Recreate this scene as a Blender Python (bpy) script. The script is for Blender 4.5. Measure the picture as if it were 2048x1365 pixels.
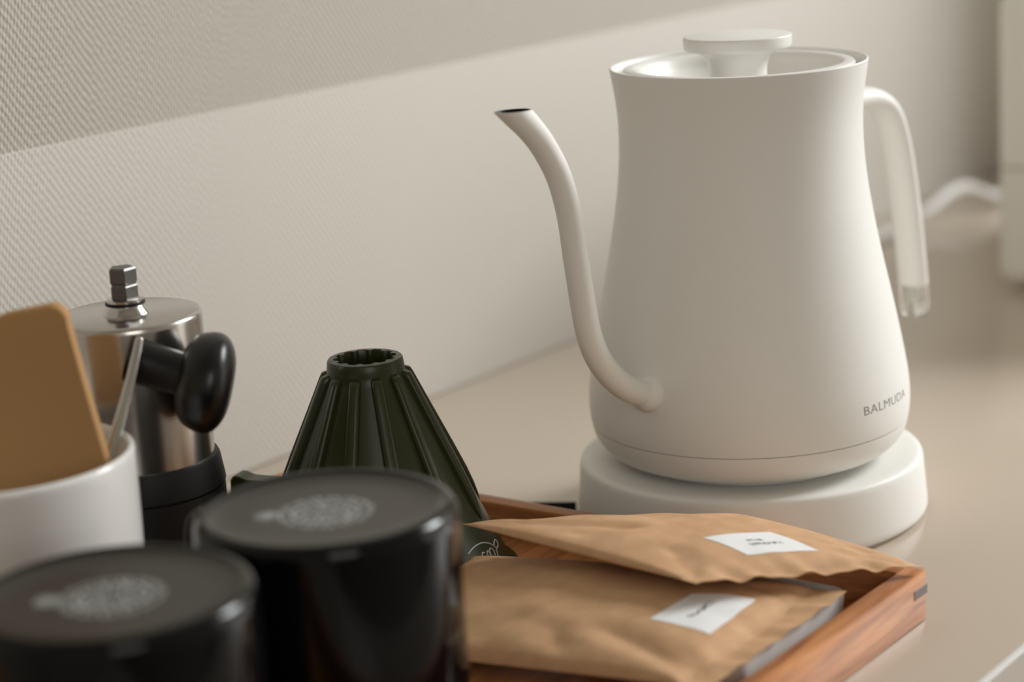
import bpy, bmesh, math, random
from mathutils import Vector, Matrix, noise

# ------------------------------------------------------------------ scene, camera, light
for o in list(bpy.data.objects):
    bpy.data.objects.remove(o, do_unlink=True)
scene = bpy.context.scene
COL = scene.collection
MM = 0.001
R = math.radians
rnd = random.Random(7)

# all lengths below are millimetres; z = 0 is the worktop, the wall runs along x
F_PX, PITCH, YAW, ROLL, CAM_H = 4236.34, 0.2404, 0.6407, 0.0583, 270.08
fw = Vector((math.cos(YAW) * math.cos(PITCH), math.sin(YAW) * math.cos(PITCH), -math.sin(PITCH)))
rt = Vector((math.sin(YAW), -math.cos(YAW), 0))
up = rt.cross(fw)
c_, s_ = math.cos(ROLL), math.sin(ROLL)
rt, up = c_ * rt - s_ * up, s_ * rt + c_ * up
cd = bpy.data.cameras.new('camera')
cam = bpy.data.objects.new('camera', cd)
COL.objects.link(cam)
m3 = Matrix((rt, up, -fw)).transposed()
cam.matrix_world = Matrix.Translation(Vector((0, 0, CAM_H * MM))) @ m3.to_4x4()
cd.sensor_width = 36
cd.lens = F_PX * 36 / 2048
cd.clip_start = 0.01
cd.clip_end = 50
cd.dof.use_dof = True
cd.dof.focus_distance = 0.752
cd.dof.aperture_fstop = cd.lens / 14.5
cd.dof.aperture_blades = 7
scene.camera = cam

w = bpy.data.worlds.new('world')
scene.world = w
w.use_nodes = True
w.node_tree.nodes['Background'].inputs[0].default_value = (1.0, 0.94, 0.86, 1)
w.node_tree.nodes['Background'].inputs[1].default_value = 1.35

def area_light(name, loc, target, sx, sy, power, col):
    l = bpy.data.lights.new(name, 'AREA')
    l.shape = 'RECTANGLE'; l.size = sx * MM; l.size_y = sy * MM
    l.energy = power; l.color = col
    o = bpy.data.objects.new(name, l)
    COL.objects.link(o)
    o.location = Vector(loc) * MM
    d = (Vector(target) - Vector(loc)).normalized()
    o.rotation_euler = d.to_track_quat('-Z', 'Y').to_euler()
    return o
area_light('window_daylight', (2420, -540, 1180), (780, 440, 80), 760, 760, 51, (0.95, 0.985, 1.0))
area_light('added_front_fill', (-900, -1500, 950), (640, 400, 60), 1000, 1100, 9, (1.0, 0.97, 0.92))  # unseen fill lamp behind the camera, added to lift the camera-side faces

vs = scene.view_settings
vs.view_transform = 'Standard'; vs.look = 'None'; vs.exposure = 0.0; vs.gamma = 1.0
vs.use_curve_mapping = False

# ------------------------------------------------------------------ materials
def mat(name, col, rough=0.5, metal=0.0, spec=0.5, coat=0.0, trans=0.0, ior=1.45, sss=0.0):
    m = bpy.data.materials.new(name); m.use_nodes = True
    b = m.node_tree.nodes['Principled BSDF']
    b.inputs['Base Color'].default_value = (*col, 1)
    b.inputs['Roughness'].default_value = rough
    b.inputs['Metallic'].default_value = metal
    b.inputs['Specular IOR Level'].default_value = spec
    b.inputs['Coat Weight'].default_value = coat
    b.inputs['Transmission Weight'].default_value = trans
    b.inputs['IOR'].default_value = ior
    if sss:
        b.inputs['Subsurface Weight'].default_value = sss
        b.inputs['Subsurface Radius'].default_value = (0.004, 0.003, 0.002)
        b.inputs['Subsurface Scale'].default_value = 1
    return m

def nodes(m):
    return m.node_tree.nodes, m.node_tree.links, m.node_tree.nodes['Principled BSDF']

def add_bump(m, scale, strength, dist=0.0002, detail=3, stretch=None):
    n, l, b = nodes(m)
    tc = n.new('ShaderNodeTexCoord'); mp = n.new('ShaderNodeMapping')
    if stretch: mp.inputs['Scale'].default_value = stretch
    t = n.new('ShaderNodeTexNoise'); t.inputs['Scale'].default_value = scale; t.inputs['Detail'].default_value = detail
    bp = n.new('ShaderNodeBump'); bp.inputs['Strength'].default_value = strength; bp.inputs['Distance'].default_value = dist
    l.new(tc.outputs['Object'], mp.inputs['Vector']); l.new(mp.outputs[0], t.inputs['Vector'])
    l.new(t.outputs['Fac'], bp.inputs['Height']); l.new(bp.outputs[0], b.inputs['Normal'])
    return t

def add_mottle(m, c1, c2, scale, stretch=(1, 1, 1), detail=4, lo=0.3, hi=0.7, distort=0.0):
    n, l, b = nodes(m)
    tc = n.new('ShaderNodeTexCoord'); mp = n.new('ShaderNodeMapping'); mp.inputs['Scale'].default_value = stretch
    t = n.new('ShaderNodeTexNoise'); t.inputs['Scale'].default_value = scale; t.inputs['Detail'].default_value = detail
    t.inputs['Distortion'].default_value = distort
    r = n.new('ShaderNodeValToRGB')
    r.color_ramp.elements[0].position = lo; r.color_ramp.elements[0].color = (*c1, 1)
    r.color_ramp.elements[1].position = hi; r.color_ramp.elements[1].color = (*c2, 1)
    l.new(tc.outputs['Object'], mp.inputs['Vector']); l.new(mp.outputs[0], t.inputs['Vector'])
    l.new(t.outputs['Fac'], r.inputs['Fac']); l.new(r.outputs[0], b.inputs['Base Color'])
    return r

def wallpaper(name, col, bump):
    """woven vinyl wallpaper: short slanting threads in a half-drop weave"""
    m = mat(name, col, 0.62, spec=0.35)
    n, l, b = nodes(m)
    def math_(op, a, c=None):
        k = n.new('ShaderNodeMath'); k.operation = op
        for i, v in enumerate((a, c)):
            if v is None: continue
            if isinstance(v, (int, float)): k.inputs[i].default_value = v
            else: l.new(v, k.inputs[i])
        return k.outputs[0]
    tc = n.new('ShaderNodeTexCoord')
    nz = n.new('ShaderNodeTexNoise'); nz.inputs['Scale'].default_value = 300; nz.inputs['Detail'].default_value = 2
    l.new(tc.outputs['Object'], nz.inputs['Vector'])
    sub = n.new('ShaderNodeVectorMath'); sub.operation = 'SUBTRACT'; sub.inputs[1].default_value = (.5, .5, .5)
    l.new(nz.outputs['Color'], sub.inputs[0])
    sc = n.new('ShaderNodeVectorMath'); sc.operation = 'SCALE'; sc.inputs['Scale'].default_value = 0.0008
    l.new(sub.outputs[0], sc.inputs[0])
    ad = n.new('ShaderNodeVectorMath'); ad.operation = 'ADD'
    l.new(tc.outputs['Object'], ad.inputs[0]); l.new(sc.outputs[0], ad.inputs[1])
    sep = n.new('ShaderNodeSeparateXYZ'); l.new(ad.outputs[0], sep.inputs[0])
    X, Z = sep.outputs['X'], sep.outputs['Z']
    u = math_('DIVIDE', math_('SUBTRACT', X, math_('MULTIPLY', Z, 0.22)), 0.0017)
    wn = n.new('ShaderNodeTexWhiteNoise'); wn.noise_dimensions = '1D'
    l.new(math_('FLOOR', u), wn.inputs['W'])
    a = math_('POWER', math_('ABSOLUTE', math_('SINE', math_('MULTIPLY', u, math.pi))), 0.7)
    c = math_('SINE', math_('ADD', math_('MULTIPLY', Z, 2 * math.pi / 0.0036), math_('ADD', math_('MULTIPLY', math_('FLOORED_MODULO', math_('FLOOR', u), 2.0), math.pi), math_('MULTIPLY', wn.outputs['Value'], 0.9))))
    weave = math_('MULTIPLY', a, math_('ADD', math_('MULTIPLY', c, 0.55), 0.6))
    n2 = n.new('ShaderNodeTexNoise'); n2.inputs['Scale'].default_value = 1100; l.new(tc.outputs['Object'], n2.inputs['Vector'])
    h = math_('ADD', weave, math_('MULTIPLY', n2.outputs['Fac'], 0.6))
    bp = n.new('ShaderNodeBump'); bp.inputs['Strength'].default_value = bump; bp.inputs['Distance'].default_value = 0.00032
    l.new(h, bp.inputs['Height']); l.new(bp.outputs[0], b.inputs['Normal'])
    return m

M = {}
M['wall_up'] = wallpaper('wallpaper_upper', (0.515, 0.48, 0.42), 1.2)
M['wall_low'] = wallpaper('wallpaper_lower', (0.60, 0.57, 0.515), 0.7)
M['counter'] = mat('worktop_laminate', (0.58, 0.49, 0.405), 0.17, spec=0.6)
add_bump(M['counter'], 60, 0.03, 0.0005)
M['counter2'] = mat('worktop_front', (0.58, 0.52, 0.46), 0.3)
M['strip'] = mat('white_edge_strip', (0.85, 0.85, 0.83), 0.35)
M['white'] = mat('white_powder_coat', (0.84, 0.83, 0.79), 0.48, spec=0.4)
add_bump(M['white'], 1800, 0.06, 0.0001)
M['white_gloss'] = mat('white_plastic', (0.84, 0.83, 0.79), 0.32)
M['clear'] = mat('clear_plastic', (0.95, 0.94, 0.91), 0.05, trans=0.92, ior=1.46)
M['steel_dark'] = mat('spout_bore', (0.03, 0.028, 0.027), 0.35, metal=0.6)
M['steel'] = mat('polished_steel', (0.62, 0.60, 0.57), 0.16, metal=1.0)
M['brushed'] = mat('brushed_steel', (0.55, 0.52, 0.49), 0.22, metal=1.0)
add_bump(M['brushed'], 90, 0.12, 0.0002, 4, (1, 1, 30))
M['dark_steel'] = mat('dark_shaft_steel', (0.16, 0.155, 0.15), 0.38, metal=0.9)
M['rubber'] = mat('black_rubber', (0.007, 0.007, 0.007), 0.5, spec=0.35)
M['black_plastic'] = mat('black_knob_plastic', (0.005, 0.005, 0.006), 0.3)
M['green'] = mat('olive_green_plastic', (0.026, 0.033, 0.007), 0.32, spec=0.45)
M['enamel'] = mat('black_enamel', (0.0025, 0.0025, 0.003), 0.10, spec=0.3)
M['enamel_base'] = mat('black_enamel_foot', (0.018, 0.015, 0.011), 0.36, spec=0.65)
M['stamp'] = mat('grey_print', (0.55, 0.57, 0.56), 0.6)
M['porcelain'] = mat('white_porcelain', (0.80, 0.79, 0.77), 0.12, spec=0.6)
M['kraft'] = mat('kraft_paper', (0.55, 0.36, 0.20), 0.7, spec=0.15)
add_mottle(M['kraft'], (0.57, 0.345, 0.19), (0.64, 0.405, 0.235), 130, (1, 1, 1), 5, .35, .7)
add_bump(M['kraft'], 700, 0.15, 0.0002, 3)
M['filter'] = mat('unbleached_filter_paper', (0.43, 0.245, 0.105), 0.75, spec=0.2)
add_bump(M['filter'], 500, 0.2, 0.0002)
M['label'] = mat('label_paper', (0.86, 0.87, 0.88), 0.5)
M['ink'] = mat('dark_ink', (0.10, 0.09, 0.085), 0.6)
M['logo_grey'] = mat('logo_grey', (0.30, 0.30, 0.29), 0.5)
M['logo_light'] = mat('logo_light', (0.55, 0.56, 0.52), 0.5)
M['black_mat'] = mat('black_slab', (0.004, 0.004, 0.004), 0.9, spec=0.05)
M['cord'] = mat('cord_white', (0.74, 0.73, 0.70), 0.45)
M['appliance'] = mat('appliance_white', (0.90, 0.875, 0.81), 0.4)
M['seam'] = mat('seam_shadow_grey', (0.55, 0.53, 0.49), 0.6)
M['plug_grey'] = mat('appliance_grey', (0.42, 0.40, 0.37), 0.45)
M['wood'] = mat('oiled_wood', (0.42, 0.19, 0.08), 0.42, spec=0.3)
add_mottle(M['wood'], (0.26, 0.088, 0.028), (0.62, 0.27, 0.10), 130, (0.14, 1, 1.6), 6, .28, .66, 0.6)
add_bump(M['wood'], 120, 0.15, 0.0003, 4, (0.1, 1, 1))
M['wood_y'] = mat('oiled_wood_cross', (0.42, 0.19, 0.08), 0.42, spec=0.3)
add_mottle(M['wood_y'], (0.26, 0.088, 0.028), (0.62, 0.27, 0.10), 130, (1, 0.14, 1.6), 6, .28, .66, 0.6)
M['key'] = mat('grey_joint_key', (0.20, 0.175, 0.17), 0.5)

# ------------------------------------------------------------------ helpers
def tag(o, label=None, cat=None, group=None, kind=None):
    if label: o['label'] = label
    if cat: o['category'] = cat
    if group: o['group'] = group
    if kind: o['kind'] = kind
    return o

def thing(name, loc, label, cat, group=None, rz=0.0):
    o = bpy.data.objects.new(name, None)
    o.empty_display_size = 0.01
    COL.objects.link(o)
    o.location = Vector(loc) * MM
    o.rotation_euler = (0, 0, rz)
    return tag(o, label, cat, group)

def mk(name, verts, faces, m, parent=None, smooth=True, loc=(0, 0, 0), angle=None):
    me = bpy.data.meshes.new(name)
    me.from_pydata([tuple(c * MM for c in v) for v in verts], [], faces)
    me.validate(); me.update()
    me.materials.append(m)
    if smooth:
        for p in me.polygons: p.use_smooth = True
        if angle is not None:
            me.set_sharp_from_angle(angle=R(angle))
    o = bpy.data.objects.new(name, me)
    COL.objects.link(o)
    o.location = Vector(loc) * MM
    if parent: o.parent = parent
    return o

def spline(pts, n=6):
    """Catmull-Rom through points of any dimension"""
    out = []
    P = [pts[0]] + list(pts) + [pts[-1]]
    for i in range(1, len(P) - 2):
        p0, p1, p2, p3 = P[i - 1], P[i], P[i + 1], P[i + 2]
        for k in range(n):
            t = k / n
            out.append(tuple(0.5 * ((2 * b) + (-a + c) * t + (2 * a - 5 * b + 4 * c - d) * t * t + (-a + 3 * b - 3 * c + d) * t ** 3)
                             for a, b, c, d in zip(p0, p1, p2, p3)))
    out.append(tuple(pts[-1]))
    return out

def lathe_data(prof, seg=96):
    V, Fc = [], []
    rings = []
    for r, z in prof:
        if r < 1e-6:
            rings.append([len(V)]); V.append((0, 0, z))
        else:
            rings.append(list(range(len(V), len(V) + seg)))
            for k in range(seg):
                a = 2 * math.pi * k / seg
                V.append((r * math.cos(a), r * math.sin(a), z))
    for A, B in zip(rings, rings[1:]):
        if len(A) == 1 and len(B) == 1: continue
        if len(A) == 1:
            for k in range(seg): Fc.append((A[0], B[(k + 1) % seg], B[k]))
        elif len(B) == 1:
            for k in range(seg): Fc.append((A[k], A[(k + 1) % seg], B[0]))
        else:
            for k in range(seg): Fc.append((A[k], A[(k + 1) % seg], B[(k + 1) % seg], B[k]))
    return V, Fc

def lathe(name, prof, m, parent=None, seg=96, angle=40, loc=(0, 0, 0)):
    V, Fc = lathe_data(prof, seg)
    return mk(name, V, Fc, m, parent, True, loc, angle)

def box_data(x0, x1, y0, y1, z0, z1):
    V = [(x, y, z) for z in (z0, z1) for y in (y0, y1) for x in (x0, x1)]
    Fc = [(0, 2, 3, 1), (4, 5, 7, 6), (0, 1, 5, 4), (1, 3, 7, 5), (3, 2, 6, 7), (2, 0, 4, 6)]
    return V, Fc

def box(name, x0, x1, y0, y1, z0, z1, m, parent=None, bev=0.0, seg=2, loc=(0, 0, 0)):
    V, Fc = box_data(x0, x1, y0, y1, z0, z1)
    o = mk(name, V, Fc, m, parent, False, loc)
    if bev:
        bm = bmesh.new(); bm.from_mesh(o.data)
        bmesh.ops.bevel(bm, geom=list(bm.edges), offset=bev * MM, segments=seg, profile=0.5, affect='EDGES')
        bm.to_mesh(o.data); bm.free()
        for p in o.data.polygons: p.use_smooth = True
        o.data.set_sharp_from_angle(angle=R(35))
    return o

def sweep_data(path, rad, seg=24, up_hint=None, caps=True):
    """path: list of 3-vectors, rad: list of (ra, rb); ra along side axis, rb along the second"""
    n = len(path)
    P = [Vector(p) for p in path]
    T = []
    for i in range(n):
        t = P[min(i + 1, n - 1)] - P[max(i - 1, 0)]
        T.append(t.normalized())
    side = Vector(up_hint) if up_hint else (Vector((0, 0, 1)) if abs(T[0].z) < .9 else Vector((1, 0, 0)))
    V, Fc = [], []
    for i in range(n):
        side = (side - T[i] * side.dot(T[i])).normalized()
        oth = T[i].cross(side)
        ra, rb = rad[i] if isinstance(rad[i], (tuple, list)) else (rad[i], rad[i])
        for k in range(seg):
            a = 2 * math.pi * k / seg
            v = P[i] + side * (ra * math.cos(a)) + oth * (rb * math.sin(a))
            V.append(tuple(v))
    for i in range(n - 1):
        for k in range(seg):
            a, b = i * seg + k, i * seg + (k + 1) % seg
            Fc.append((a, b, b + seg, a + seg))
    if caps:
        Fc.append(tuple(range(seg))[::-1])
        Fc.append(tuple((n - 1) * seg + k for k in range(seg)))
    return V, Fc

def tube(name, path, rad, m, parent=None, seg=24, up_hint=None, caps=True, angle=50, loc=(0, 0, 0)):
    if not isinstance(rad, (list, tuple)): rad = [rad] * len(path)
    V, Fc = sweep_data(path, rad, seg, up_hint, caps)
    return mk(name, V, Fc, m, parent, True, loc, angle)

def interp(tab, z):
    for (z0, r0), (z1, r1) in zip(tab, tab[1:]):
        if z0 <= z <= z1: return r0 + (r1 - r0) * (z - z0) / (z1 - z0)
    return tab[0][1] if z < tab[0][0] else tab[-1][1]

# ------------------------------------------------------------------ the setting
WALL_Y = 628.5
V, Fc = box_data(-1500, 3000, WALL_Y + 0.4, WALL_Y + 60, -900, 2100)
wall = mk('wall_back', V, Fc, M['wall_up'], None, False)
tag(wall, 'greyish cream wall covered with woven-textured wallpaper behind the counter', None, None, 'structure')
lp = box('lower_wall', -1500, 3000, WALL_Y - 0.5, WALL_Y + 8, 0.1, 158.5, M['wall_low'], wall, 0.5, 3)  # lower wall in a lighter tone than the upper, top edge slightly proud
tag(lp, 'lighter lower part of the textured wall above the counter')

room = mat('room_paint', (0.46, 0.43, 0.38), 0.8)
def shell(name, b, label):
    return tag(mk(name, *box_data(*b), room, None, False), label, None, None, 'structure')
shell('shade_partition', (1560, 1620, 365, WALL_Y + 2, -900, 2100), 'unseen partition right of the appliance, added to shade the back wall')  # out-of-view blocker, added to keep the key light off the wall's right part
shell('wall_left', (-1560, -1500, -1960, WALL_Y + 60, -900, 2100), 'plain wall at the left end of the room')
shell('wall_front', (-1500, 2300, -1960, -1900, -900, 2100), 'plain wall on the far side of the room, behind the camera')
shell('ceiling', (-1560, 3000, -1960, WALL_Y + 60, 2100, 2160), 'plain pale ceiling above the kitchen')
fl = mk('floor', *box_data(-1500, 3000, -2600, WALL_Y + 60, -940, -900), mat('floor_grey', (0.045, 0.035, 0.027), 0.6), None, False)
tag(fl, 'plain dull grey room floor below the counter', None, None, 'structure')

ct = thing('countertop', (700, 440, -30), 'glossy beige worktop with a white strip running along its front', 'countertop')
box('top_panel', -560, 2300, 257.5 - 440, WALL_Y - 440, 0, 30, M['counter'], ct, 0.6)
box('edge_strip', -560, 2300, 254.6 - 440, 257.3 - 440, 0, 30.25, M['strip'], ct, 0.5)
box('front_panel', -560, 2300, 196 - 440, 254.4 - 440, 0, 30, M['counter2'], ct, 0.8)

# ------------------------------------------------------------------ kettle base with cord
KX, KY = 695.8, 405.0
kb = thing('kettle_base', (KX, KY, 0), 'round white power base under the gooseneck kettle', 'kettle base')
prof = [(0, 24.0), (50, 24.0), (56, 24.2), (61.5, 24.6)] + spline([(64.3, 24.75), (65.7, 24.4), (66.6, 23.5), (67.1, 21.8)], 5) + \
       [(67.9, 12), (68.5, 5), (68.5, 3.4), (68.1, 2.3), (67.2, 1.5), (65.2, 1.2), (65.0, 0), (0, 0)]
lathe('base_body', prof, M['white'], kb, 128, 50)
cp = spline([(60, 25, 8), (72, 34, 6.5), (120, 72, 4), (240, 140, 3.6), (400, 178, 3.6), (520, 188, 4), (552, 184, 9), (580, 180, 17), (602, 177, 17), (624, 172, 8), (650, 168, 4), (720, 150, 3.6), (800, 120, 3.6)], 8)
tag(tube('power_cord', cp, 3.4, M['cord'], kb, 12), 'white power cord trailing over the counter behind the kettle')

# ------------------------------------------------------------------ kettle
SP_AZ = R(173.2)
sd = Vector((math.cos(SP_AZ), math.sin(SP_AZ), 0))
sn = Vector((-sd.y, sd.x, 0))
Z0 = 24.1
kt = thing('gooseneck_kettle', (KX, KY, Z0), 'matte white electric kettle with a slim gooseneck spout on its round base', 'kettle')
def L(p): return [(r, z - Z0) for r, z in p]
BODY = [(61.7, 39.7), (62.1, 42.5), (62.3, 47), (61.95, 54), (60.8, 62), (58.4, 75), (55.3, 90), (53.1, 100), (50.5, 113), (48.8, 123),
        (47.6, 131), (46.6, 141), (46.2, 150), (46.3, 158), (47.0, 166), (48.2, 174), (48.65, 176.9)]
bp_ = [(60.6, 39.75)] + spline(BODY, 5) + [(48.4, 177.2), (47.9, 177.2), (47.4, 176.6), (46.2, 170), (45.2, 160), (45.0, 150), (0, 150)]
lathe('body', L(bp_), M['white'], kt, 160, 60)
lathe('lower_band', L([(60.4, 39.3)] + spline([(61.55, 39.25), (60.9, 36.2), (59.4, 32.9), (57.2, 30.2), (54.6, 28.1), (52.2, 27.1)], 5) +
                      [(49, 26.7), (46, 26.5), (45.6, 24.2), (0, 24.15)]), M['white'], kt, 160, 60)
lathe('seam', L([(61.1, 38.9), (61.1, 40.1)]), M['seam'], kt, 128)
lid = lathe('lid', L([(43.9, 168), (43.9, 174.8)] + spline([(43.8, 175.7), (43.2, 176.4), (41.8, 176.7), (39.8, 176.5), (38.4, 175.6)], 4) +
                     spline([(37.4, 174.0), (35.5, 171), (31, 167.6), (23, 166), (11, 165.6)], 4) + [(0, 165.6)]), M['white_gloss'], kt, 128, 60)
lathe('knob', L([(11.6, 165.7)] + spline([(10.9, 170), (10.8, 174), (11.4, 177.2), (13.2, 180), (16.5, 181.7), (19.3, 182.2)], 5) +
                spline([(20.0, 182.5), (20.3, 183.2), (20.5, 186.4), (20.3, 187.1), (19.6, 187.4)], 3) + [(0, 187.4)]), M['white_gloss'], lid, 96, 50)

# spout: swept tube, cut off level at the mouth
sp_c = [(54, 61.4), (60, 61.6), (65.5, 63.2), (74.8, 67.8), (83.2, 75.0), (89.4, 83.5), (93.2, 93.4), (95.6, 107), (97.6, 120), (99.9, 136), (104.3, 150), (111.3, 161.5), (118, 169), (124.5, 174.8)]
sp_r = [4.9, 4.9, 4.85, 4.8, 4.75, 4.7, 4.65, 4.6, 4.55, 4.5, 4.5, 4.6, 4.75, 5.0]
S = spline([(a, b, r) for (a, b), r in zip(sp_c, sp_r)], 6)
def spout_data(off, i0=0):
    path = [sd * a + Vector((0, 0, b - Z0)) for a, b, r in S][i0:]
    seg = 40
    Vv, Ff = sweep_data(path, [max(r - off, .3) for a, b, r in S][i0:], seg, tuple(sn), False)
    n = len(path)
    cut = 175.8 - Z0
    tdir = (path[-1] - path[-3]).normalized()
    # every ring point that would pass the mouth plane slides back along the tube axis onto it
    out = []
    for j, v in enumerate(Vv):
        v = Vector(v)
        ring = j // seg
        pl = cut + 0.085 * (v.dot(sd) - 125)
        if ring >= n - 14:
            if ring == n - 1 or v.z > pl:
                v = v + tdir * ((pl - v.z) / tdir.z)
        out.append(tuple(v))
    return out, Ff, seg, n
Vo, Fo, seg_, n_ = spout_data(0)
spout = mk('spout', Vo, Fo, M['white'], kt, True, angle=60)
Vi, Fi, seg_, n2_ = spout_data(0.55, 40)
bore = mk('bore', Vi, [f[::-1] for f in Fi], M['steel_dark'], spout, True)
tag(bore, 'dark open mouth of the spout')
# bright metal lip joining both walls
ro = Vo[(n_ - 1) * seg_:]; ri = Vi[(n2_ - 1) * seg_:]
lipV = ro + ri
lip = mk('spout_lip', [(x, y, z + 0.04) for x, y, z in lipV], [(k, (k + 1) % seg_, seg_ + (k + 1) % seg_, seg_ + k) for k in range(seg_)], M['steel'], spout)
tag(lip, 'bright bare metal rim of the spout')
cpath = [sd * a + Vector((0, 0, b - Z0)) for a, b in [(57, 61.5), (60.5, 61.6), (62.2, 61.8), (63.6, 62.3), (64.6, 62.7), (65.0, 62.9)]]
tube('spout_collar', cpath, [6.6, 6.6, 6.5, 6.1, 5.4, 4.8], M['white'], spout, 36, tuple(sn))

hp = spline([(44, 150.5), (60, 152.6), (78, 153), (91, 150.8), (100.5, 144.5), (106.5, 133), (110.8, 118), (114.4, 100), (117.4, 82), (119.3, 68)], 6)
hpath = [-sd * a + Vector((0, 0, b - Z0)) for a, b in hp]
handle = tube('handle', hpath, [(6.9, 4.6)] * len(hpath), M['white'], kt, 36, tuple(sn))
ep = [(119.25, 68.3), (120.2, 62), (121, 55.5), (121.2, 54.3)]
tag(tube('handle_tip', [-sd * a + Vector((0, 0, b - Z0)) for a, b in ep], [(6.7, 4.4), (6.7, 4.4), (6.6, 4.3), (5.8, 3.5)], M['clear'], handle, 36, tuple(sn)), 'clear plastic tip of the handle')
tube('lamp_core', [-sd * a + Vector((0, 0, b - Z0)) for a, b in [(119.3, 68.2), (120.0, 62.5), (120.2, 60.5)]], [(3.2, 2.0), (3.0, 1.8), (1.5, 1.0)], M['white_gloss'], handle, 16, tuple(sn))

def text_mesh(s, size, spacing=1.0):
    cu = bpy.data.curves.new('t', 'FONT'); cu.body = s; cu.size = size; cu.space_character = spacing
    cu.resolution_u = 3
    o = bpy.data.objects.new('t', cu); COL.objects.link(o)
    dg = bpy.context.evaluated_depsgraph_get()
    me = bpy.data.meshes.new_from_object(o.evaluated_get(dg))
    bpy.data.objects.remove(o, do_unlink=True)
    bm = bmesh.new(); bm.from_mesh(me)
    bmesh.ops.triangulate(bm, faces=bm.faces)
    bm.verts.ensure_lookup_table()
    Vv = [tuple(v.co) for v in bm.verts]; Ff = [tuple(v.index for v in f.verts) for f in bm.faces]
    bm.free(); bpy.data.meshes.remove(me)
    return Vv, Ff
Vt, Ft = text_mesh('BALMUDA', 4.75, 1.06)
x0t = min(v[0] for v in Vt); x1t = max(v[0] for v in Vt)
tabB = [(z, r) for r, z in BODY]
AZ0, AZ1 = R(253.0), R(281.5)
Vm = []
for x, y, z in Vt:
    a = AZ0 + (AZ1 - AZ0) * (x - x0t) / (x1t - x0t)
    zz = 50.1 + y
    r = interp(tabB, zz) + 0.1
    Vm.append((r * math.cos(a), r * math.sin(a), zz - Z0))
tag(mk('brand_lettering', Vm, Ft, M['logo_grey'], kt, False), 'grey lettering BALMUDA low on the side')

# ------------------------------------------------------------------ wooden tray
TX0, TX1, TY0, TY1, TH = 216, 619, 293.5, 572, 18.2
tr = thing('wooden_tray', (TX1, TY0, 0), 'shallow reddish wooden tray holding mugs, dripper and paper pouches', 'tray')
def tl(x0, x1, y0, y1, z0, z1): return (x0 - TX1, x1 - TX1, y0 - TY0, y1 - TY0, z0, z1)
fs = box('front_side', *tl(TX0, TX1, TY0, TY0 + 7.5, 0.3, TH), M['wood'], tr, 0.9, 2)
box('back_side', *tl(TX0, TX1, TY1 - 7.5, TY1, 0.3, TH), M['wood'], tr, 0.9, 2)
box('right_side', *tl(TX1 - 7.5, TX1 - 0.2, TY0 + 7.4, TY1 - 7.4, 0.3, TH), M['wood_y'], tr, 0.9, 2)
box('left_side', *tl(TX0 + 0.2, TX0 + 7.5, TY0 + 7.4, TY1 - 7.4, 0.3, TH), M['wood_y'], tr, 0.9, 2)
box('tray_floor', *tl(TX0 + 7, TX1 - 7, TY0 + 7, TY1 - 7, 0.6, 5.0), M['wood'], tr)
tag(box('corner_key', *tl(TX1 - 9.5, TX1 + 0.15, TY0 - 0.15, TY0 + 7, 9.8, 13.2), M['key'], fs, 0.1, 1), 'dark grey key let into the corner joint')
TF = 5.05

# ------------------------------------------------------------------ black slab behind the tray
bs = thing('black_slab', (655, 470, 0), 'thin black slab lying on the counter between tray and kettle base', 'slab')
def prism(name, poly, z0, z1, m, parent, bev=0.4):
    n = len(poly)
    Vv = [(x, y, z0) for x, y in poly] + [(x, y, z1) for x, y in poly]
    Ff = [tuple(range(n))[::-1], tuple(range(n, 2 * n))] + [(k, (k + 1) % n, n + (k + 1) % n, n + k) for k in range(n)]
    o = mk(name, Vv, Ff, m, parent, False)
    if bev:
        bm = bmesh.new(); bm.from_mesh(o.data)
        bmesh.ops.bevel(bm, geom=list(bm.edges), offset=bev * MM, segments=2, profile=0.5, affect='EDGES')
        bm.to_mesh(o.data); bm.free()
    return o
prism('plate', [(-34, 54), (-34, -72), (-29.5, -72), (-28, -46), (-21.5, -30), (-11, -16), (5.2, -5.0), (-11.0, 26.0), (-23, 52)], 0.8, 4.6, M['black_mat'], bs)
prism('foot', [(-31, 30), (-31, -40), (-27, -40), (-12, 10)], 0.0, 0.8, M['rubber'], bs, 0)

# ------------------------------------------------------------------ green dripper, upside down
DX, DY = 553.5, 478.2
DS, DZ = 0.97, 7.86
def dsc(V): return [(x * DS, y * DS, z * DS + DZ) for x, y, z in V]
dr = thing('coffee_dripper', (DX, DY, TF), 'dark olive green ribbed coffee dripper standing upside down in the tray', 'coffee dripper')
H0 = 78.0   # height of the top ring above the tray floor
def cone_r(z): return 47.6 - 0.4585 * z
seg = 144
cp_ = [(51.5, -8.1), (52.6, -7.8), (52.9, -6.8), (52.4, -5.6), (50.9, -5.0), (cone_r(-4), -4), (cone_r(8), 8)] + [(cone_r(z), z) for z in (20, 35, 50, 62, 70, 72.2)] + \
      [(14.4, 73.4), (14.2, 75), (13.9, 77.2), (13.5, 77.8)]
Vc, Fcn = lathe_data(cp_, seg)
base = len(Vc) - seg
def scal(a, r): return r - 1.3 * max(0, math.cos(12 * a)) ** 0.7
for (r, z) in [(11.5, H0), (11.2, H0 - 0.6), (11.2, H0 - 7), (16, H0 - 16), (43, 6), (50.4, -8.1)]:
    st = len(Vc)
    for k in range(seg):
        a = 2 * math.pi * k / seg
        rr = scal(a, r) if z > H0 - 8 else r
        Vc.append((rr * math.cos(a), rr * math.sin(a), z))
    for k in range(seg):
        Fcn.append((base + k, base + (k + 1) % seg, st + (k + 1) % seg, st + k))
    base = st
for k in range(seg):
    Fcn.append((base + k, base + (k + 1) % seg, (k + 1) % seg, k))
mk('cone', dsc(Vc), Fcn, M['green'], dr, True, angle=35)
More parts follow.
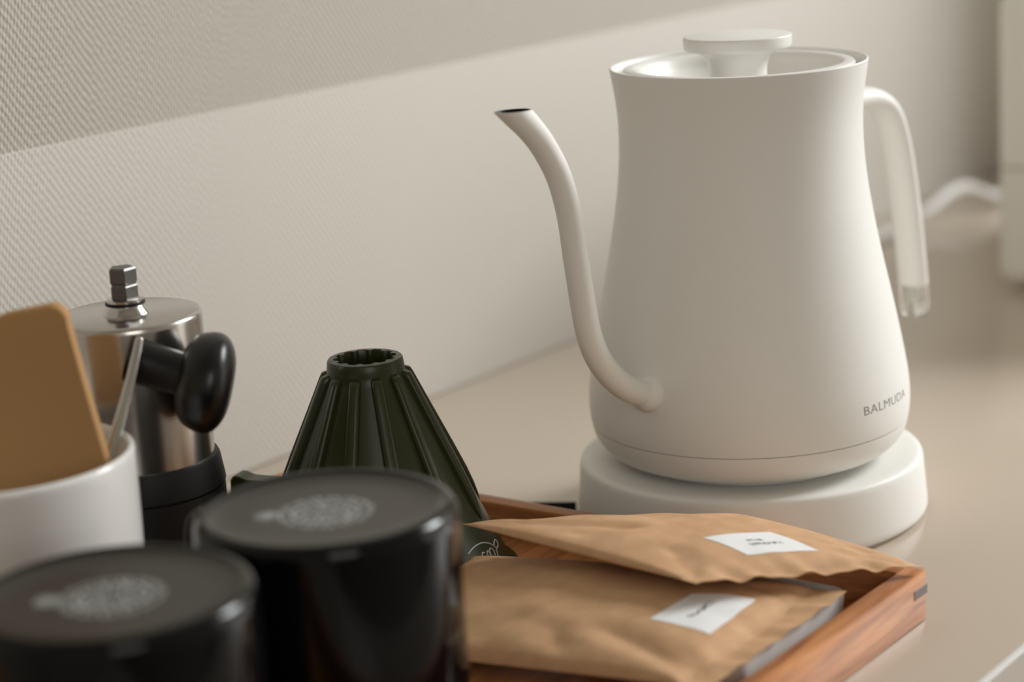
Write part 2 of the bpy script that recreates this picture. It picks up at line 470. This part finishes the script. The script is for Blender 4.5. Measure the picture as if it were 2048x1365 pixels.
# one raised rib, shared by all twelve
def rib_mesh():
    Vv, Ff = [], []
    zs = [73.3, 72.6, 71.6, 70, 60, 50, 40, 30, 24, 20, 17.5, 16.5]
    hs = [0.1, 1.2, 1.75, 1.9, 1.9, 1.95, 2.0, 1.9, 1.5, 0.9, 0.3, 0.0]
    ws = [1.2, 1.8, 2.1, 2.2, 2.35, 2.5, 2.6, 2.7, 2.6, 2.3, 1.6, 0.9]
    prof = [(-1, -1.2), (-1, 0.35), (-0.88, 0.72), (-0.62, 0.93), (-0.3, 1.0), (0.3, 1.0), (0.62, 0.93), (0.88, 0.72), (1, 0.35), (1, -1.2)]
    for z, h, wd in zip(zs, hs, ws):
        for a, b in prof:
            r = cone_r(z) + (h * b if b > 0 else b * 0.8)
            Vv.append((r + 0.2, wd * a, z + (0.42 * h * max(b, 0) if z < 72 else 0.0)))
    n = len(prof)
    for i in range(len(zs) - 1):
        for k in range(n - 1):
            q = i * n + k
            Ff.append((q, q + n, q + n + 1, q + 1))
    Ff.append(tuple(range(n)))
    Ff.append(tuple((len(zs) - 1) * n + k for k in range(n))[::-1])
    return dsc(Vv), Ff
rib0 = mk('rib', *rib_mesh(), M['green'], dr, True, angle=50)
cam_az = math.atan2(-DY, -DX)
for k in range(12):
    o = rib0 if k == 0 else rib0.copy()
    if k: COL.objects.link(o); o.parent = dr
    o.rotation_euler = (0, 0, cam_az + R(13.5 + 30 * k))
# loop handle towards the wall
ha = R(105)
hd = Vector((math.cos(ha), math.sin(ha), 0)); hn = Vector((-hd.y, hd.x, 0))
tab = [(30, 28.2)] + [(44, 28.6), (52, 28.9), (55, 30.1), (57.2, 30.2), (58.6, 28.4), (58.8, 22), (57.5, 14), (54.5, 6), (49, 2), (42, 1), (34, 14)]
nt = len(tab)
Vh = [tuple(hd * a + hn * t + Vector((0, 0, b))) for t in (-4.2, 4.2) for a, b in tab]
Fh = [tuple(range(nt)), tuple(range(nt, 2 * nt))[::-1]] + [(k, nt + k, nt + (k + 1) % nt, (k + 1) % nt) for k in range(nt)]
ho = mk('handle', dsc(Vh), Fh, M['green'], dr, False)
bm = bmesh.new(); bm.from_mesh(ho.data)
bmesh.ops.recalc_face_normals(bm, faces=bm.faces)
bmesh.ops.bevel(bm, geom=list(bm.edges), offset=0.7 * MM, segments=2, profile=0.5, affect='EDGES')
bm.to_mesh(ho.data); bm.free()
# printed script: a swoosh over a row of looped letters
def on_cone(az, z, off=0.12): 
    r = cone_r(z) + off
    return (r * math.cos(az), r * math.sin(az), z)
strokes = [
    spline([(267.5, 9.0), (272, 10.0), (277, 10.3), (282, 9.8), (287, 8.3), (290.5, 6.5), (292, 5.2)], 5),
    spline([(290.5, 6.3), (293, 7.0), (296, 7.3), (297.5, 6.2), (295.5, 5.0), (292.5, 5.0), (290.5, 3.8), (290, 2.6)], 5),
    spline([(267.5, 4.2), (267.6, 6.4), (269.2, 7.3), (270.4, 5.6), (270.6, 4.2), (271.2, 6.2), (272.6, 6.9), (273.8, 5.4), (274, 4)], 5),
    spline([(279.4, 6.7), (277.8, 7.1), (276.2, 5.8), (276.4, 4.2), (278, 3.6)], 5),
    spline([(281, 4.5), (281.4, 6.3), (283, 6.5), (283.6, 4.6), (284.2, 6.2), (286.4, 6.6), (288, 5.2), (287.4, 3.6)], 5),
]
Vs, Fs = [], []
for st in strokes:
    pth = [on_cone(R(a), z + 0.2) for a, z in st]
    v, f_ = sweep_data(pth, [(0.28, 0.28)] * len(pth), 8)
    o_ = len(Vs); Vs += v; Fs += [tuple(i + o_ for i in q) for q in f_]
tag(mk('script_logo', dsc(Vs), Fs, M['logo_light'], dr), 'pale handwritten logo under a curved stroke')

# ------------------------------------------------------------------ black enamel mugs, upside down
MUG_P = [(0, 77.9), (24, 77.9), (30, 78.2), (32.5, 79.2)] + spline([(33.6, 79.85), (34.9, 79.9), (36.2, 79.3), (37.2, 78.0), (37.7, 76.2), (37.8, 74)], 4) + \
        [(37.8, 40), (37.9, 4), (38.1, 1.6), (38.0, 0.4), (37.4, 0), (36.8, 0.4), (36.6, 2), (36.5, 40), (36.4, 74), (34, 77), (0, 77)]
def mug_stamp(seed):
    rr = random.Random(seed)
    Vv, Ff = [], []
    def quad(cx, cy, ang, l, wd):
        c, s = math.cos(ang), math.sin(ang)
        o_ = len(Vv)
        for a, b in ((-l, -wd), (l, -wd), (l, wd), (-l, wd)):
            Vv.append((cx + a * c - b * s, cy + a * s + b * c, 77.96))
        Ff.append((o_, o_ + 1, o_ + 2, o_ + 3))
    def ring(cx, cy, r, n, l, wd, jit=.3):
        for k in range(n):
            a = 2 * math.pi * k / n
            quad(cx + r * math.cos(a), cy + r * math.sin(a), a + rr.uniform(-jit, jit), l * rr.uniform(.7, 1.1), wd)
            if k % 2 == 0:
                quad(cx + (r + l * .5) * math.cos(a + .08), cy + (r + l * .5) * math.sin(a + .08), a + 1.57, l * .5, wd)
    ring(0, 0, 12.6, 30, 1.25, 0.34)
    ring(0, 0, 9.4, 40, 0.5, 0.5, 0)
    ring(0, 0, 6.6, 18, 1.1, 0.36)
    ring(0, 0, 3.4, 9, 1.3, 0.4)
    for k in range(26):
        a = rr.uniform(0, 6.28); r = rr.uniform(2, 11)
        quad(r * math.cos(a), r * math.sin(a), rr.uniform(0, 3.1), 1.0, 0.3)
    # the small round mark beside it, on the camera's left
    d = Vector((-0.62, 0.78)) * 16.6
    ring(d.x, d.y, 2.9, 14, .8, .32)
    ring(d.x, d.y, 1.2, 7, .9, .3)
    return Vv, Ff
def make_mug(x, y, az, label):
    t = thing('enamel_mug', (x, y, TF), label, 'mug', 'upturned black mugs')
    lathe('body', MUG_P[3:], M['enamel'], t, 96, 50)
    lathe('foot_disc', [(0, 77.9), (24, 77.9), (30, 78.2), (32.6, 79.2), (33.4, 79.6)], M['enamel_base'], t, 96, 50)
    d = Vector((math.cos(az), math.sin(az), 0)); nn = Vector((-d.y, d.x, 0))
    hl = spline([(36.6, 69), (46, 70.5), (53, 68.5), (56, 62), (56, 50), (54, 38), (48, 28), (36.8, 23)], 5)
    tube('handle', [d * a + Vector((0, 0, b)) for a, b in hl], [(5.2, 1.9)] * len(hl), M['enamel'], t, 20, tuple(nn))
    tag(mk('stamp', *mug_stamp(int(x)), M['stamp'], t, False), 'worn grey round maker stamp')
    return t
make_mug(426.0, 387.0, YAW + R(49), 'upturned glossy black mug beside the brown pouches')
make_mug(348.0, 392.0, YAW + R(100), 'upturned glossy black mug in the near corner, closest to the camera')

# ------------------------------------------------------------------ white cup with filters and spoon
CXX, CYY = 411.5, 508.4
cup = thing('porcelain_cup', (CXX, CYY, TF), 'white glazed cup holding brown paper filters and a spoon', 'cup')
cz = 87.6 - TF
prof = [(0, 3.5), (30, 3.2), (34, 0), (36, 0.2), (37.5, 3)] + spline([(39.6, 10), (41, 30), (41.8, 55), (42, cz - 2)], 5) + \
       spline([(41.9, cz - .8), (41.2, cz), (40.2, cz), (39.4, cz - 1)], 3) + [(39.0, 55), (38.2, 30), (36.6, 12), (33, 7), (0, 6)]
lathe('cup_body', prof, M['porcelain'], cup, 128, 50)

# pack of unbleached filters: rounded trapezoid, slightly bowed
fv = Vector((math.cos(YAW), math.sin(YAW), 0)); rv = Vector((math.sin(YAW), -math.cos(YAW), 0))
fo = Vector((432, 493.5, 0)) - Vector((0, 0, 0))
fp = thing('paper_filter_pack', (418, 500, 14), 'pack of unbleached brown paper coffee filters standing in the white cup', 'paper filter')
def filter_pack():
    # outline in (a along camera right, z up); world right offset measured from the root
    TRa, TLa = 14.6, -36.0
    ztop = 119.6
    out = []
    n = 10
    rc = 5.0
    right_top = (15.0, ztop); right_bot = (9.0, 3)
    # lean: right edge runs outwards going down to the rim, then back in inside the cup
    out += [(8, 2), (20, 12), (25.4, 56), (24.0, 66), (18.6, 93)]
    for k in range(n + 1):
        a = R(-8 + k * (100 - -8) / n)
        out.append((9.8 + rc * math.cos(a), 114.6 + rc * math.sin(a)))
    out += [(-4, 117.6), (-14, 113.8), (-28, 107), (-44, 96), (-38, 60), (-24, 12), (-12, 2)]
    return out
ol = filter_pack()
Vf, Ff = [], []
TH_ = 7.0
cen = (sum(p[0] for p in ol) / len(ol), sum(p[1] for p in ol) / len(ol))
def fpt(a, z, dep):
    bow = 0.0016 * (a - cen[0]) ** 2
    tilt = 0.10 * (z - 60)
    return tuple(rv * a + fv * (dep + bow + tilt) + Vector((0, 0, z)))
lay = [(0.965, -TH_ / 2), (0.99, -TH_ / 2 + .5), (1.0, -TH_ / 2 + 1.4), (1.0, TH_ / 2 - 1.4), (0.99, TH_ / 2 - .5), (0.965, TH_ / 2)]
for sc, dep in lay:
    for a, z in ol:
        Vf.append(fpt(cen[0] + (a - cen[0]) * sc, cen[1] + (z - cen[1]) * sc, dep))
nn_ = len(ol)
for i in range(len(lay) - 1):
    for k in range(nn_):
        a, b = i * nn_ + k, i * nn_ + (k + 1) % nn_
        Ff.append((a, b, b + nn_, a + nn_))
for base_i, dep, flip in ((0, -TH_ / 2, True), ((len(lay) - 1) * nn_, TH_ / 2, False)):
    prev = list(range(base_i, base_i + nn_))
    for sc in (0.75, 0.5, 0.25):
        st = len(Vf)
        for a, z in ol: Vf.append(fpt(cen[0] + (a - cen[0]) * sc, cen[1] + (z - cen[1]) * sc, dep))
        for k in range(nn_):
            q = (prev[k], prev[(k + 1) % nn_], st + (k + 1) % nn_, st + k)
            Ff.append(q[::-1] if flip else q)
        prev = list(range(st, st + nn_))
    Ff.append(tuple(prev)[::-1] if flip else tuple(prev))
mk('filter_sheets', Vf, Ff, M['filter'], fp, True, angle=60)

spn = thing('spoon', (412, 487, 38), 'slim metal spoon handle leaning in the white cup', 'spoon')
sp0 = Vector((412, 487, 38))
spath = [Vector(p) - sp0 for p in [(412, 487, 38.5), (424, 486.5, 57), (440.4, 489.2, 83.2), (456, 494.5, 101), (464.5, 497.9, 111.5), (466.4, 498.7, 113.8)]]
spath = [Vector(p) for p in spline([tuple(p) for p in spath], 4)]
ns = len(spath)
tube('handle', spath, [((2.6 - 1.5 * i / (ns - 1)), 0.8) if i < ns - 1 else (.6, .5) for i in range(ns)], M['steel'], spn, 16, (0.62, -0.78, 0))
Vb, Fb = lathe_data([(0, -1.2), (4, -1.0), (7, 0.2), (8, 1.6), (7.6, 1.7), (6.5, .6), (4, -.4), (0, -.7)], 32)
o = mk('bowl', [(x * 1.35, y * .9, z) for x, y, z in Vb], Fb, M['steel'], spn)
dsp = (spath[3] - spath[0]).normalized()
o.rotation_euler = dsp.to_track_quat('X', 'Z').to_euler()
o.location = -dsp * 9.5 * MM

# ------------------------------------------------------------------ hand grinder
GX, GY = 486.0, 525.0
gr = thing('hand_coffee_grinder', (GX, GY, TF), 'steel hand coffee grinder with black band and black crank knob', 'coffee grinder')
gz = 115.4 - TF
lathe('steel_body', [(0, gz), (23.5, gz), (24.8, gz - .3), (25.4, gz - 1.2), (25.5, gz - 2.5), (25.5, 20), (0, 20)], M['brushed'], gr, 96, 45)
lathe('rubber_band', [(25.3, gz - 50.6), (26.6, gz - 50.8), (27.2, gz - 52), (28.4, gz - 60), (28.5, gz - 60.8), (27.8, gz - 61.6), (25.3, gz - 61.6)], M['rubber'], gr, 96, 35)
lathe('lower_cup', [(25.3, gz - 61.7), (28.0, gz - 61.8), (28.2, gz - 63), (28.2, 4), (27.4, 1), (26, 0), (0, 0)], M['rubber'], gr, 96, 35)
lathe('bushing', [(8.0, gz), (7.6, gz + .8), (6.5, gz + 2.2), (6.2, gz + 3.0), (0, gz + 3.0)], M['steel'], gr, 48, 45)
lathe('seal_ring', [(6.2, gz + 3.0), (6.75, gz + 3.2), (6.75, gz + 4.0), (6.2, gz + 4.2), (0, gz + 4.2)], M['rubber'], gr, 48, 45)
lathe('washer', [(6.3, gz + 4.2), (6.3, gz + 4.9), (5.6, gz + 5.2), (0, gz + 5.2)], M['steel'], gr, 48, 45)
V, Fc = lathe_data([(4.6, gz + 5.0), (4.75, gz + 5.6), (4.75, gz + 9.4), (4.35, gz + 9.9), (4.35, gz + 10.4), (4.8, gz + 10.9), (4.8, gz + 15.2), (4.4, gz + 15.9), (0, gz + 15.9)], 5)
sh = mk('drive_shaft', V, Fc, M['dark_steel'], gr, False); sh.rotation_euler = (0, 0, R(20))
k0 = Vector((468.0, 506, 105.5)) - Vector((GX, GY, TF)); k1 = Vector((481.5, 484.4, 96.4)) - Vector((GX, GY, TF))
ka = (k1 - k0).normalized()
crank = tube('crank_arm', [k0, k0 + (k1 - k0) * .3, k0 + (k1 - k0) * .72, k1 - ka * 3.5], [7.6, 7.4, 7.2, 8.4], M['black_plastic'], gr, 32)
Vk, Fk = lathe_data(spline([(0.01, -10.2), (6, -10.0), (11, -9.0), (14.8, -6.2), (16.8, -1.2), (16.4, 2.8), (13.4, 5.8), (8, 7.7), (0.01, 8.2)], 5), 64)
kn = mk('crank_knob', Vk, Fk, M['black_plastic'], crank)
kn.rotation_euler = (Vector((0.62, -0.76, -0.26))).normalized().to_track_quat('Z', 'Y').to_euler()
kn.location = (k1) * MM
kn['label'] = 'smooth rounded black crank knob'

# ------------------------------------------------------------------ white dish under the lower pouch
ds = thing('shallow_dish', (558, 340.5, TF), 'shallow white rectangular dish under the lower brown pouch', 'dish')
def rrect(hx, hy, r, n=6):
    pts = []
    for cx, cy, a0 in ((hx - r, hy - r, 0), (-hx + r, hy - r, 90), (-hx + r, -hy + r, 180), (hx - r, -hy + r, 270)):
        for k in range(n + 1):
            a = R(a0 + 90 * k / n)
            pts.append((cx + r * math.cos(a), cy + r * math.sin(a)))
    return pts
def loft(rings, m, name, parent, angle=50, cap0=True, cap1=True):
    Vv, Ff = [], []
    n = len(rings[0][0])
    for pts, z in rings: Vv += [(x, y, z) for x, y in pts]
    for i in range(len(rings) - 1):
        for k in range(n):
            a, b = i * n + k, i * n + (k + 1) % n
            Ff.append((a, b, b + n, a + n))
    if cap0: Ff.append(tuple(range(n))[::-1])
    if cap1: Ff.append(tuple((len(rings) - 1) * n + k for k in range(n)))
    return mk(name, Vv, Ff, m, parent, True, angle=angle)
loft([(rrect(34, 28, 4), 0), (rrect(35.4, 29.4, 5), .6), (rrect(36.4, 30.4, 6), 2.5), (rrect(37.0, 31.0, 6), 10.6), (rrect(36.6, 30.6, 6), 11.4), (rrect(35.7, 29.7, 5.4), 11.4),
      (rrect(35.2, 29.2, 5), 10.4), (rrect(34.4, 28.4, 5), 3.4), (rrect(32, 26, 4), 2.2)], M['porcelain'], 'dish_body', ds)

# ------------------------------------------------------------------ kraft pouches
class Pouch:
    """pillow pouch on four corners F, R, B, L with puffed faces, creased near the corners and a crimped seam along F-R"""
    def __init__(s, corners, up_t, dn_t, seed, wave=1.0, pw=0.62, fl=0.085, sk=1.0, folds=()):
        s.folds = folds
        s.c = [Vector(p) for p in corners]; s.ut, s.dt, s.seed, s.wave, s.pw, s.fl, s.sk = up_t, dn_t, seed, wave, pw, fl, sk
    def puff(s, u, v):
        fl = s.fl
        a = max(0.0, (v - fl) / (1 - fl)) ** s.sk
        return (max(0.0, math.sin(math.pi * u)) * max(0.0, math.sin(math.pi * min(a, 1)))) ** s.pw
    def point(s, u, v, side):
        F_, R_, B_, L_ = s.c
        p = (F_ * (1 - u) + R_ * u) * (1 - v) + (L_ * (1 - u) + B_ * u) * v
        h = s.puff(u, v)
        q = p * 0.045
        nz = noise.noise(Vector((q.x + s.seed, q.y, side * 2.0)))
        q2 = p * 0.11
        nz2 = noise.noise(Vector((q2.x, q2.y + s.seed, side * 3.0)))
        # creases that radiate from the corners
        cr = 0.0
        for cu, cv in ((0, 0), (1, 0), (1, 1), (0, 1)):
            du, dv = u - cu, v - cv
            rr = math.hypot(du, dv)
            if rr < 0.5:
                ang = math.atan2(dv, du)
                cr += math.cos(ang * 13 + s.seed + cu * 2 + cv) * (0.5 - rr) * 2 * min(rr * 8, 1)
        edge = math.sin(math.pi * min(max(v, 0), 1)) * 0 + min(1, 6 * min(u, 1 - u, v + .03, 1 - v))
        z = (s.ut if side > 0 else -s.dt) * h
        z += (nz * 0.9 + nz2 * 0.15 + cr * 0.6) * edge * (1 if side > 0 else -.3)
        if side > 0:
            for u0, v0, u1, v1, dep, wd in s.folds:      # pressed-in fold lines of the paper
                t = ((u - u0) * (u1 - u0) + (v - v0) * (v1 - v0)) / ((u1 - u0) ** 2 + (v1 - v0) ** 2)
                t = min(1, max(0, t))
                d = math.hypot(u - u0 - t * (u1 - u0), v - v0 - t * (v1 - v0))
                z -= dep * max(0.0, 1 - d / (2 * wd)) ** 1.5 * min(1, 8 * min(u, 1 - u, v, 1 - v) + .1)
        wv = math.exp(-v * 11) * s.wave
        z += wv * (0.85 * math.sin(u * 31 + s.seed) + 0.5 * math.sin(u * 53 + 1.3 * s.seed))
        if v > .5: z += math.exp(-(1 - v) * 12) * s.wave * 0.6 * math.sin(u * 23 + s.seed)
        return Vector((p.x, p.y, p.z + z + (0.15 if side > 0 else -0.15)))
    def build(s, name, parent, org, n=56):
        Vv, Ff = [], []
        for side in (1, -1):
            for j in range(n + 1):
                for i in range(n + 1):
                    Vv.append(tuple(s.point(i / n, j / n, side) - org))
        N = n + 1
        for sd_ in (0, 1):
            o_ = sd_ * N * N
            for j in range(n):
                for i in range(n):
                    q = (o_ + j * N + i, o_ + j * N + i + 1, o_ + (j + 1) * N + i + 1, o_ + (j + 1) * N + i)
                    Ff.append(q if sd_ == 0 else q[::-1])
        per = [(i, 0) for i in range(n)] + [(n, j) for j in range(n)] + [(i, n) for i in range(n, 0, -1)] + [(0, j) for j in range(n, 0, -1)]
        for (i, j), (i2, j2) in zip(per, per[1:] + per[:1]):
            a, b = j * N + i, j2 * N + i2
            Ff.append((a, N * N + a, N * N + b, b))
        return mk(name, Vv, Ff, M['kraft'], parent, True, angle=75)
    def patch(s, name, m, parent, org, quad, off=0.12, n=14):
        """sticker: quad = four (u, v) corners"""
        Vv, Ff = [], []
        for j in range(n + 1):
            for i in range(n + 1):
                a, b = i / n, j / n
                u = (quad[0][0] * (1 - a) + quad[1][0] * a) * (1 - b) + (quad[3][0] * (1 - a) + quad[2][0] * a) * b
                v = (quad[0][1] * (1 - a) + quad[1][1] * a) * (1 - b) + (quad[3][1] * (1 - a) + quad[2][1] * a) * b
                p = s.point(u, v, 1); p.z += off
                Vv.append(tuple(p - org))
        for j in range(n):
            for i in range(n):
                q = j * (n + 1) + i
                Ff.append((q, q + 1, q + n + 2, q + n + 1))
        return mk(name, Vv, Ff, m, parent, True)
    def strokes(s, name, m, parent, org, quad, segs, wd, off=0.2):
        """print on the sticker: little strokes given in the sticker's own 0..1 frame"""
        Vv, Ff = [], []
        def pt(a, b):
            u = (quad[0][0] * (1 - a) + quad[1][0] * a) * (1 - b) + (quad[3][0] * (1 - a) + quad[2][0] * a) * b
            v = (quad[0][1] * (1 - a) + quad[1][1] * a) * (1 - b) + (quad[3][1] * (1 - a) + quad[2][1] * a) * b
            p = s.point(u, v, 1); p.z += off
            return p - org
        for (a0, b0), (a1, b1) in segs:
            dx, dy = a1 - a0, (b1 - b0)
            l = math.hypot(dx, dy) or 1
            nx, ny = -dy / l * wd, dx / l * wd
            o_ = len(Vv)
            for a, b in ((a0 - nx, b0 - ny), (a1 - nx, b1 - ny), (a1 + nx, b1 + ny), (a0 + nx, b0 + ny)): Vv.append(tuple(pt(a, b)))
            Ff.append((o_, o_ + 1, o_ + 2, o_ + 3))
        return mk(name, Vv, Ff, m, parent, False)

def glyph_row(a0, a1, b0, b1, n, seed):
    # n small characters between b0 and b1, a0..a1 tall
    rr = random.Random(seed)
    segs = []
    w_ = (b1 - b0) / n
    for k in range(n):
        x = b0 + k * w_
        for q in range(4):
            p = (a0 + rr.uniform(0, 1) * (a1 - a0), x + rr.uniform(.05, .6) * w_)
            if q % 2: e = (p[0], x + .85 * w_)
            else: e = (a0 + rr.uniform(0, 1) * (a1 - a0), p[1] + rr.uniform(-.1, .2) * w_)
            segs.append((p, e))
    return segs

LOW = Pouch([(500, 308, 17.2), (586, 306.5, 18.8), (551, 433.5, 21.5), (494, 436, 7.2)], 8.5, 1.5, 2.1, 0.5, 0.36, 0.085, 0.85,
            [(0.10, 0.10, 0.24, 0.36, 1.8, .05), (0.03, 0.42, 0.20, 0.50, 1.6, .05), (0.05, 0.74, 0.26, 0.62, 1.5, .05), (0.80, 0.10, 0.88, 0.26, 0.9, .035)])
org = Vector((540, 370, 12))
pl = thing('kraft_pouch', tuple(org), 'lower brown paper pouch lying on the white dish, half under the other', 'pouch', 'brown paper pouches')
LOW.build('pouch_body', pl, org)
ql = [(.345, .285), (.33, .12), (.713, .135), (.63, .273)]
lb = LOW.patch('sticker', M['label'], pl, org, ql); lb['label'] = 'white sticker with one short printed line'
LOW.strokes('sticker_print', M['ink'], lb, org, ql, glyph_row(.42, .54, .25, .76, 7, 4), 0.011)

TOP = Pouch([(541, 336, 32), (614, 292.5, 21), (614, 360, 28.5), (545, 432, 36)], 6.0, 4.5, 5.3, 0.75, 0.45, 0.05, 1.0,
            [(0.03, 0.05, 0.20, 0.30, 1.7, .045), (0.10, 0.86, 0.30, 0.66, 1.5, .05), (0.12, 0.62, 0.32, 0.64, 1.3, .045), (0.04, 0.93, 0.20, 0.96, 0.9, .03), (0.86, 0.10, 0.93, 0.40, 0.8, .03)])
org2 = Vector((578, 360, 24))
pt_ = thing('kraft_pouch', tuple(org2), 'upper brown paper pouch with a white sticker, its tip on the tray corner', 'pouch', 'brown paper pouches')
TOP.build('pouch_body', pt_, org2)
qt = [(.375, .362), (.383, .168), (.695, .18), (.695, .422)]
lt = TOP.patch('sticker', M['label'], pt_, org2, qt); lt['label'] = 'white sticker with two short printed lines'
TOP.strokes('sticker_print', M['ink'], lt, org2, qt, glyph_row(.36, .45, .38, .60, 5, 11) + glyph_row(.54, .64, .30, .76, 9, 5), 0.008)

# ------------------------------------------------------------------ white appliance at the right edge
ap = thing('white_appliance', (1083, 470, 0), 'tall white boxy appliance on the counter at the right edge', 'appliance')
box('housing', 0, 260, -190, 0, 5, 166, M['appliance'], ap, 9, 5)
box('seam', -0.3, 255, -185, -4, 70, 71.2, M['plug_grey'], ap)
for fx, fy in ((25, -22), (25, -168), (235, -22), (235, -168)):
    lathe('foot', [(0, 0), (9, 0), (10, 5.2), (0, 5.2)], M['plug_grey'], ap, 24, 40, (fx, fy, 0))
